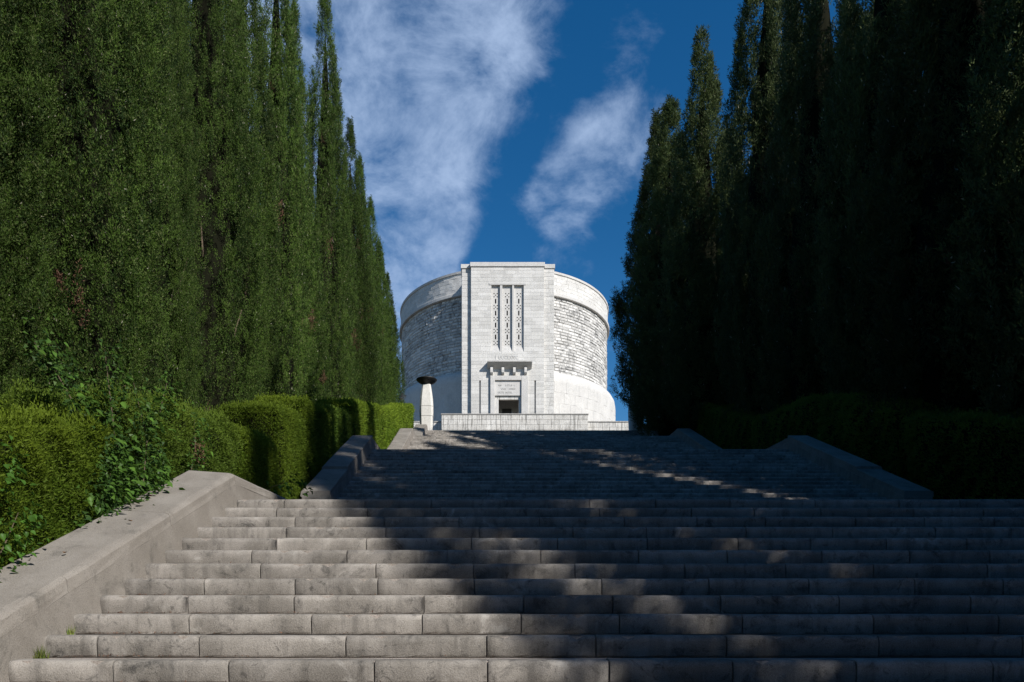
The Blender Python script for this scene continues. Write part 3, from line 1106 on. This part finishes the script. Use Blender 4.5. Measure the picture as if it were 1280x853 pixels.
for i, (x, y, top, rad, lab) in enumerate(left_row):
    near = y < 17
    tree(x - (.3 if i % 2 and y < 30 else 0), y, top, rad * (.94 if y < 30 else 1.05), near_crowns if near else mid_crowns, 1.25, lab, GL, i)
for i, y in enumerate(np.arange(9.5, 44, 3.1)):
    tree(-9.0 + .3 * math.sin(i * 2.1), float(y), 18.5 + .1 * y * .8 + random.uniform(-1, .6), 1.4, mid_crowns, 1.25,
         'cypress of the hidden second row behind the left-hand cypresses', 'cypresses behind the left row', i)

right_row = [
    # x, y, top z, radius, meshes, label
    (11.4, -3.0, 19.4, 2.15, 1, 'cypress behind the camera position right of the foot of the stair'),
    (11.6, 1.6, 23.5, 2.3, 1, 'cypress beyond the right frame edge beside the lowest steps'),
    (11.3, 5.2, 24.0, 2.2, 1, 'cypress beyond the right frame edge beside the nearest steps'),
    (11.6, 8.4, 23.5, 1.75, 1, 'cypress just outside the right frame edge, its boughs reaching in'),
    (11.4, 13.0, 20.0, 1.7, 1, 'very dark cypress cut by the right edge of the frame'),
    (11.3, 15.9, 20.8, 1.9, 1, 'dark cypress second from the right frame edge, behind the shaded hedge'),
    (11.5, 19.2, 24.5, 1.7, 1, 'dark cypress right of the streak of light in the right-hand trees'),
    (11.0, 22.4, 24.5, 1.65, 1, 'dark cypress left of the streak of light in the right-hand trees'),
    (11.0, 26.4, 27.5, 1.75, 1, 'tall upright cypress whose straight left edge meets the blue sky'),
    (9.9, 31.0, 26.4, 1.9, 0, 'cone-topped cypress with the highest free tip on the right'),
    (9.3, 34.0, 25.6, 2.0, 0, 'slender-tipped cypress just left of the highest free tip'),
    (9.35, 36.6, 26.6, 2.1, 0, 'bulging cypress at the left end of the right row, overhanging the pedestal'),
    (14.4, 40.2, 28.6, 1.9, 0, 'cypress tip peeping out between cone-topped and tall upright cypress')]
for i, (x, y, top, rad, kind, lab) in enumerate(right_row):
    tree(x, y, top, rad, dense_r if kind else loose, 1.9, lab, GR, i)
for i, y in enumerate([-2.2, .8, 3.9] + list(np.arange(11.2, 44, 3.4))):
    tree(14.6 + .4 * math.sin(i * 1.7), float(y), (23.0 if y < 8 else 18 + .15 * float(y)) + random.uniform(-1, .6), 2.0, dense_r, 1.9,
         'cypress of the hidden second row behind the right-hand cypresses', 'cypresses behind the right row', i)


for i, (x, y) in enumerate(((-6.8, 3.6), (-6.9, .6), (-6.8, -2.4), (-6.9, -5.4), (-6.7, -8.4))):  # left row carried on out of view, added to hold back sky light
    tree(x, y, 16.5, 1.4, mid_crowns, 1.25, 'unseen cypress added beside and behind the camera on the left to block sky light', 'unseen cypresses added on the left to block sky light', i)
for i in range(11):  # unseen cross row, added to block low sky and deepen the stair's shade
    tree(-17 + 4.0 * i, -20 - (i % 2), 15 + random.uniform(-1, 1), 2.6, dense_r, 1.9, 'unseen cypress in a cross row added behind the camera to block sky light', 'unseen cypresses of the added cross row blocking sky light', i)


# hedges: clipped boxes whose tops follow the slope
def hedge(side, d0, d1, z0, z1, xi, xo, n, leafL, leafW, mat, seed, label, bumpy=.05, group=None):
    r = np.random.default_rng(seed)
    ph = r.uniform(0, 6, 8)
    xa, xb = min(xi, xo), max(xi, xo)
    y_mid = (d0 + d1) / 2
    zbase = gz(y_mid)
    H = lambda y: z0 + (z1 - z0) * (y - d0) / (d1 - d0)
    gnd = lambda y: np.interp(y, KY, KZ) - .05
    areas = {'in': (d1 - d0) * 1.9, 'top': (d1 - d0) * (xb - xa), 'front': (xb - xa) * 1.9, 'back': (xb - xa) * 1.2, 'out': (d1 - d0) * 1.0}
    tot_ = sum(areas.values())
    Ps, Ns = [], []
    for f_, a in areas.items():
        k = int(n * a / tot_)
        u, v = r.random(k), r.random(k)
        if f_ in ('in', 'out'):
            y = d0 + u * (d1 - d0)
            z = gnd(y) + v * (H(y) - gnd(y))
            x = np.full(k, xi if f_ == 'in' else xo)
            nn = np.tile([(1.0 if (xi > xo) == (f_ == 'in') else -1.0), 0, 0], (k, 1))
        elif f_ == 'top':
            y = d0 + u * (d1 - d0)
            x = xa + v * (xb - xa)
            z = H(y)
            nn = np.tile([0, 0, 1.0], (k, 1))
        else:
            yy = d0 if f_ == 'front' else d1
            x = xa + u * (xb - xa)
            y = np.full(k, yy)
            z = gnd(y) + v * (H(y) - gnd(y))
            nn = np.tile([0, -1.0 if f_ == 'front' else 1.0, 0], (k, 1))
        Ps.append(np.stack([x, y, z], 1))
        Ns.append(nn)
    P = np.concatenate(Ps)
    Nn = np.concatenate(Ns)
    k = len(P)
    # round the edges a little, then make the surface uneven
    c = np.array([(xa + xb) / 2, y_mid, 0])
    ex = np.clip((np.abs(P[:, 0] - c[0]) / ((xb - xa) / 2) - .75) / .25, 0, 1)
    ez = np.clip((P[:, 2] - (H(P[:, 1]) - .25)) / .25, 0, 1)
    ey = np.clip((np.abs(P[:, 1] - y_mid) / ((d1 - d0) / 2 - .0) - (1 - .25 / ((d1 - d0) / 2))) / (.25 / ((d1 - d0) / 2)), 0, 1)
    P[:, 2] -= .07 * (ex * ez) ** 2 + .07 * (ey * ez) ** 2
    P[:, 0] -= np.sign(P[:, 0] - c[0]) * .05 * ((ez * ex) ** 2 + (ey * ex) ** 2)
    lump = (np.sin(P[:, 0] * 5 + ph[0] + P[:, 2] * 3) + np.sin(P[:, 1] * 4.1 + ph[1] - P[:, 2] * 2) + np.sin(P[:, 1] * 9 + ph[2] + P[:, 2] * 7 + P[:, 0] * 6) * .7 + np.sin(P[:, 2] * 13 + P[:, 1] * 5 + ph[3]) * .5)
    P += Nn * (lump * bumpy * .5)[:, None]
    P -= Nn * np.abs(r.normal(0, .032, k))[:, None]
    tuft = (r.random(k) < .14)
    P += Nn * (tuft * r.uniform(0, .5 * bumpy + .07, k))[:, None]
    A = unit(Nn * .6 + np.array([0, 0, .55]) + r.normal(0, .5, (k, 3)))
    Wd = unit(np.cross(A, Nn + r.normal(0, .38, (k, 3))))
    V, F = leaf_tris(P, A, Wd, leafL * r.uniform(.6, 1.4, k), leafW * r.uniform(.7, 1.3, k))
    topb = np.clip(1 - (H(P[:, 1]) - P[:, 2]) / .55, 0, 1)  # leaves tinted lighter near the top, sunlight there put into their colour
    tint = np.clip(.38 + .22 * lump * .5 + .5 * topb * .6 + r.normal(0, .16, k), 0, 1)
    o0 = np.array([c[0], y_mid, zbase])
    V = V - o0
    root = empty('clipped_hedge', tuple(o0), label, 'hedge', group)
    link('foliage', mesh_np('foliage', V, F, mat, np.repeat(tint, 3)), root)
    ins = .10 + bumpy
    m_ = MB()
    a, b = xa + ins - c[0], xb - ins - c[0]
    ya, yb_ = d0 + ins - y_mid, d1 - ins - y_mid
    za, zb_ = float(H(d0)) - .14 - zbase, float(H(d1)) - .14 - zbase
    m_.add([(a, ya, gz(d0) - zbase - .3), (b, ya, gz(d0) - zbase - .3), (b, yb_, gz(d1) - zbase - .3), (a, yb_, gz(d1) - zbase - .3), (a, ya, za), (b, ya, za), (b, yb_, zb_), (a, yb_, zb_)],
           [(0, 3, 2, 1), (4, 5, 6, 7), (0, 1, 5, 4), (1, 2, 6, 5), (2, 3, 7, 6), (3, 0, 4, 7)])
    m_.build('shade_core', CORE_SHADE, root)  # solid core, blackened to paint the shade inside the hedge
    return root


GH = 'clipped hedges along the stair'
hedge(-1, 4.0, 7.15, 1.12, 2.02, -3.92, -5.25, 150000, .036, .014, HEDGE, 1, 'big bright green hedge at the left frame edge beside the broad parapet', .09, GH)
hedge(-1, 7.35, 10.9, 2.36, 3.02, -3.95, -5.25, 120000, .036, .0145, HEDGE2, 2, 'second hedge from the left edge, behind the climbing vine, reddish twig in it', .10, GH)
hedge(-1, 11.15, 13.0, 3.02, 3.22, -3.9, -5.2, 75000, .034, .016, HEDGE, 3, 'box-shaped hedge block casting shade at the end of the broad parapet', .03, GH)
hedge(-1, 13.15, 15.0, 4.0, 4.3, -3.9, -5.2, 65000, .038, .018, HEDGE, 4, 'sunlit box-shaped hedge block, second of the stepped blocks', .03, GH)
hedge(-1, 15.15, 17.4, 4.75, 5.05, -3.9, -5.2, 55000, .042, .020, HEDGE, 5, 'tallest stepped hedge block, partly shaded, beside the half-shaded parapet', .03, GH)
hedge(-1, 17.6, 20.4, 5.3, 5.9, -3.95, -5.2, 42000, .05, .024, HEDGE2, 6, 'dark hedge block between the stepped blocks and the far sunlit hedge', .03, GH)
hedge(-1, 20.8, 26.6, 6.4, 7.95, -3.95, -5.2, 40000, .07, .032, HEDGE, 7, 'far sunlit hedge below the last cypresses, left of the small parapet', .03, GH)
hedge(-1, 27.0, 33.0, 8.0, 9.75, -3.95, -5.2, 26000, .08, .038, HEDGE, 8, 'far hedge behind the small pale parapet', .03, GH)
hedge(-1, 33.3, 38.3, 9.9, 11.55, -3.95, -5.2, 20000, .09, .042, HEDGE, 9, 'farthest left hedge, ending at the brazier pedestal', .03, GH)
rh = [(6.0, 10.4, 1.3, 3.0, 'hedge on the right beyond the frame edge beside the nearest steps'),
      (10.7, 15.6, 2.85, 4.5, 'very dark hedge at the right frame edge behind the long shaded parapet'),
      (15.9, 19.6, 4.75, 6.2, 'dark hedge above the middle of the long shaded parapet'),
      (19.9, 24.6, 6.3, 6.9, 'hedge with a bright sun-caught top edge on the right'),
      (24.9, 29.4, 7.05, 8.7, 'dark hedge dipping behind the small right parapet'),
      (29.7, 34.0, 8.95, 10.3, 'dark hedge right of the upper flight, below the cone-topped cypress'),
      (34.3, 38.4, 10.5, 11.5, 'farthest right hedge, next to the shaded pedestal')]
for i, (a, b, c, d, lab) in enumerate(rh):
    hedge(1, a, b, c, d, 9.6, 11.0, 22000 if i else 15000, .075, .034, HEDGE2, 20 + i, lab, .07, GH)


# climbing plants with large leaves that can be told apart
def leaf_shape(name, mat, L, Wf):
    v = [(0, 0, 0), (-Wf * .5, L * .22, .004), (-Wf * .42, L * .55, .0), (0, L, -.012), (Wf * .42, L * .55, .0), (Wf * .5, L * .22, .004), (0, L * .3, -.008), (0, L * .62, -.010)]
    f = [(0, 6, 1), (0, 5, 6), (1, 6, 7, 2), (6, 5, 4, 7), (2, 7, 3), (7, 4, 3)]
    me = mesh_pd(name, v, f, mat, True)
    a = me.attributes.new('tint', 'FLOAT', 'POINT')
    a.data.foreach_set('value', [random.random()] * len(v))
    return me


def climber(label, stems, nleaf, shapes, spread, mat, size=(.7, 1.3), name='climbing_vine'):
    o = empty(name, stems[0][0], label, 'climbing plant')
    base = Vector(stems[0][0])
    m_ = MB()
    for st in stems:
        m_.tube([tuple(Vector(p) - base) for p in st], [.005] * (len(st) - 1) + [.002], 5)
    m_.build('stem', BARK, o)
    if name == 'climbing_vine':     # the many small leaves in between, too small to pick apart
        r = np.random.default_rng(nleaf + len(label))
        n = int(nleaf * (8 if nleaf > 200 else 4))
        Q = []
        for _ in range(n):
            st = random.choice(stems)
            k = random.random() ** 1.3 * (len(st) - 1)
            j = int(k)
            Q.append(tuple(Vector(st[j]).lerp(Vector(st[j + 1]), k - j) - base))
        sp = spread * .75
        P = np.array(Q) + np.stack([np.abs(r.normal(0, sp * .6, n)) - .02, r.normal(0, sp, n), r.normal(0, sp, n)], 1)
        A = unit(r.normal(0, 1, (n, 3)) + np.array([.5, -.3, -.2]))
        Wd = unit(np.cross(A, np.array([.7, -.5, .5]) + r.normal(0, .5, (n, 3))))
        V, F = leaf_tris(P, A, Wd, r.uniform(.03, .065, n), r.uniform(.025, .045, n))
        fo = link('foliage', mesh_np('foliage', V, F, mat, np.repeat(r.random(n), 3)), o)
        fo['kind'] = 'stuff'
    for i in range(nleaf):
        st = random.choice(stems)
        k = random.random() * (len(st) - 1)
        j = int(k)
        p = Vector(st[j]).lerp(Vector(st[j + 1]), k - j) - base
        sp = spread * (1 - .5 * k / (len(st) - 1))
        p += Vector((abs(random.gauss(.0, sp)) * .7 + .07, random.gauss(0, sp), random.gauss(0, sp * .9)))
        lf = link('leaf', random.choice(shapes), o, p)
        lf.rotation_euler = (random.uniform(-1.2, .3), random.uniform(-.7, .7), random.uniform(-2.7, -.3))
        s_ = random.uniform(*size)
        lf.scale = (s_, s_, s_)
    return o


vsh = [leaf_shape('leaf', VINE, .085, .055), leaf_shape('leaf', VINE, .095, .05), leaf_shape('leaf', VINE, .07, .05)]
bsh = [leaf_shape('leaf', BRAM, .055, .04), leaf_shape('leaf', BRAM, .048, .034)]
climber('leafy vine climbing through the gap between first and second hedge and rising above them',
        [[(-3.85, 7.05, .45), (-3.8, 7.1, 1.1), (-3.85, 7.15, 1.7), (-3.95, 7.2, 2.3), (-4.0, 7.2, 2.75)],
         [(-3.85, 7.25, .55), (-3.7, 7.4, 1.3), (-3.75, 7.6, 1.9), (-3.85, 7.5, 2.5)],
         [(-4.0, 7.05, 1.7), (-4.25, 7.0, 2.2), (-4.45, 7.0, 2.55), (-4.6, 6.95, 2.75)],
         [(-3.8, 7.0, .5), (-3.6, 6.85, .62), (-3.45, 6.8, .70)]],
        300, vsh, .17, VINE, (.6, 1.25))
climber('vine leaves hanging over the outer edge of the broad parapet',
        [[(-3.8, 6.5, .55), (-3.75, 6.7, .9), (-3.8, 6.9, 1.3), (-3.8, 7.1, 1.7)], [(-3.75, 7.0, .7), (-3.72, 7.4, 1.2), (-3.75, 7.8, 1.7)]], 300, vsh, .17, VINE, (.6, 1.2))
climber('bright small-leaved bramble on the lower left corner of the big hedge',
        [[(-3.95, 4.9, .0), (-3.85, 5.1, .5), (-3.85, 5.35, .95), (-3.9, 5.5, 1.25)], [(-3.85, 5.2, .1), (-3.8, 5.4, .5), (-3.82, 5.6, .8)]],
        260, bsh, .15, BRAM, name='bramble')
climber('drooping leafy shoot hanging over the stone in front of the hedge blocks',
        [[(-3.9, 11.4, 1.7), (-3.6, 11.6, 2.1), (-3.35, 11.9, 2.25), (-3.15, 12.0, 2.1)]], 60, bsh, .12, BRAM, (1.2, 2.0), name='hanging_shoot')
climber('pale upright shoots sprouting above the second hedge near the vine',
        [[(-4.0, 8.3, 2.0), (-3.95, 8.35, 2.5), (-3.9, 8.4, 2.8)], [(-3.9, 9.0, 1.6), (-3.85, 9.1, 2.2), (-3.9, 9.2, 2.6)]], 110, vsh, .13, VINE, (.5, .9), name='climbing_vine')


def twig_patch(x, y, z, s, label, seed):
    r = np.random.default_rng(seed)
    k = 260
    P = r.normal(0, s, (k, 3)) * np.array([.45, .7, 1])
    A = unit(r.normal(0, 1, (k, 3)) + np.array([.3, 0, .4]))
    Wd = unit(np.cross(A, r.normal(0, 1, (k, 3))))
    V, F = leaf_tris(P, A, Wd, .07 * r.uniform(.5, 1.3, k), .012 * r.uniform(.6, 1.5, k))
    o = link('withered_twig', mesh_np('withered_twig', V, F, DEAD, np.repeat(r.random(k), 3)), None, (x, y, z))
    tag(o, label, 'withered twig')


twig_patch(-3.88, 9.2, 2.15, .10, 'reddish brown withered twig in the side of the second hedge', 5)
twig_patch(-5.2, 9.6, 2.75, .16, 'brown dead sprig at the foot of the cypress cut by the left edge', 6)
twig_patch(-5.25, 13.2, 3.6, .16, 'brown dead twigs where the slim cypress meets the hedge top', 7)


# grass tufts in the joints
def grass(x, y, z, s, label, seed, n=60):
    r = np.random.default_rng(seed)
    P = np.zeros((n, 3))
    P[:, :2] = r.normal(0, s * .25, (n, 2))
    A = unit(np.stack([r.normal(0, .35, n), r.normal(0, .35, n), np.ones(n)], 1))
    Wd = unit(np.cross(A, r.normal(0, 1, (n, 3))))
    V, F = leaf_tris(P, A, Wd, s * r.uniform(.4, 1.2, n), np.full(n, .006))
    o = link('grass_tuft', mesh_np('grass_tuft', V, F, GRASS, np.repeat(r.random(n), 3)), None, (x, y, z))
    tag(o, label, 'grass tuft', 'grass tufts in the stair joints')


S1 = flights[0][0] + 8 * TREAD
zS = lambda k: flights[0][1] + k * RISE
grass(XL + .03, S1 + .27, zS(9) - .01, .10, 'small grass tuft at the left end of the lowest visible step', 1, 90)
grass(XL + .02, S1 + TREAD + .28, zS(10) - .01, .08, 'dry grass tuft at the left end of the second visible step', 2, 50)

# fallen leaves
fl = leaf_shape('fallen_leaf', DRY, .05, .03)
for i, (x, y) in enumerate(((-3.45, 5.6), (-3.3, 6.4), (-3.5, 7.2))):
    z = zS(1) + (RISE / TREAD) * (y - flights[0][0]) + .34 + .02
    o = link('fallen_leaf', fl, None, (x, y, z))
    o.rotation_euler = (R_(25), 0, i * 1.3)
    tag(o, ['dry brown leaf lying lowest on the broad sunlit parapet', 'dry brown leaf lying halfway up the broad sunlit parapet', 'dry brown leaf lying near the vine on the broad sunlit parapet'][i], 'fallen leaf', 'dry leaves on the parapet')

# litter of dry needles and grit gathered on the treads of the lowest flight
r = np.random.default_rng(77)
n = 2600
y0, z0, ns = flights[0]
k = r.integers(5, 20, n)
near = r.random(n) < .55
px_ = np.where(near, XL + .15 + r.exponential(.8, n), r.uniform(XL + .2, XR - .1, n))
px_ = np.clip(px_, XL + .2, XR - .05)
py_ = y0 + k * TREAD + .33 - r.exponential(.05, n)
py_ = np.clip(py_, y0 + k * TREAD + .06, y0 + k * TREAD + .335)
P = np.stack([px_, py_, z0 + (k + 1) * RISE + .002 + r.random(n) * .006], 1)
A = unit(np.stack([r.normal(0, 1, n), r.normal(0, 1, n), np.abs(r.normal(0, .25, n))], 1))
Wd = unit(np.cross(A, np.stack([r.normal(0, .3, n), r.normal(0, .3, n), np.ones(n)], 1)))
V, F = leaf_tris(P, A, Wd, r.uniform(.008, .035, n), r.uniform(.004, .014, n))
lo = link('leaf_litter', mesh_np('leaf_litter', V, F, DEAD, np.repeat(r.random(n), 3)))
tag(lo, kind='stuff')
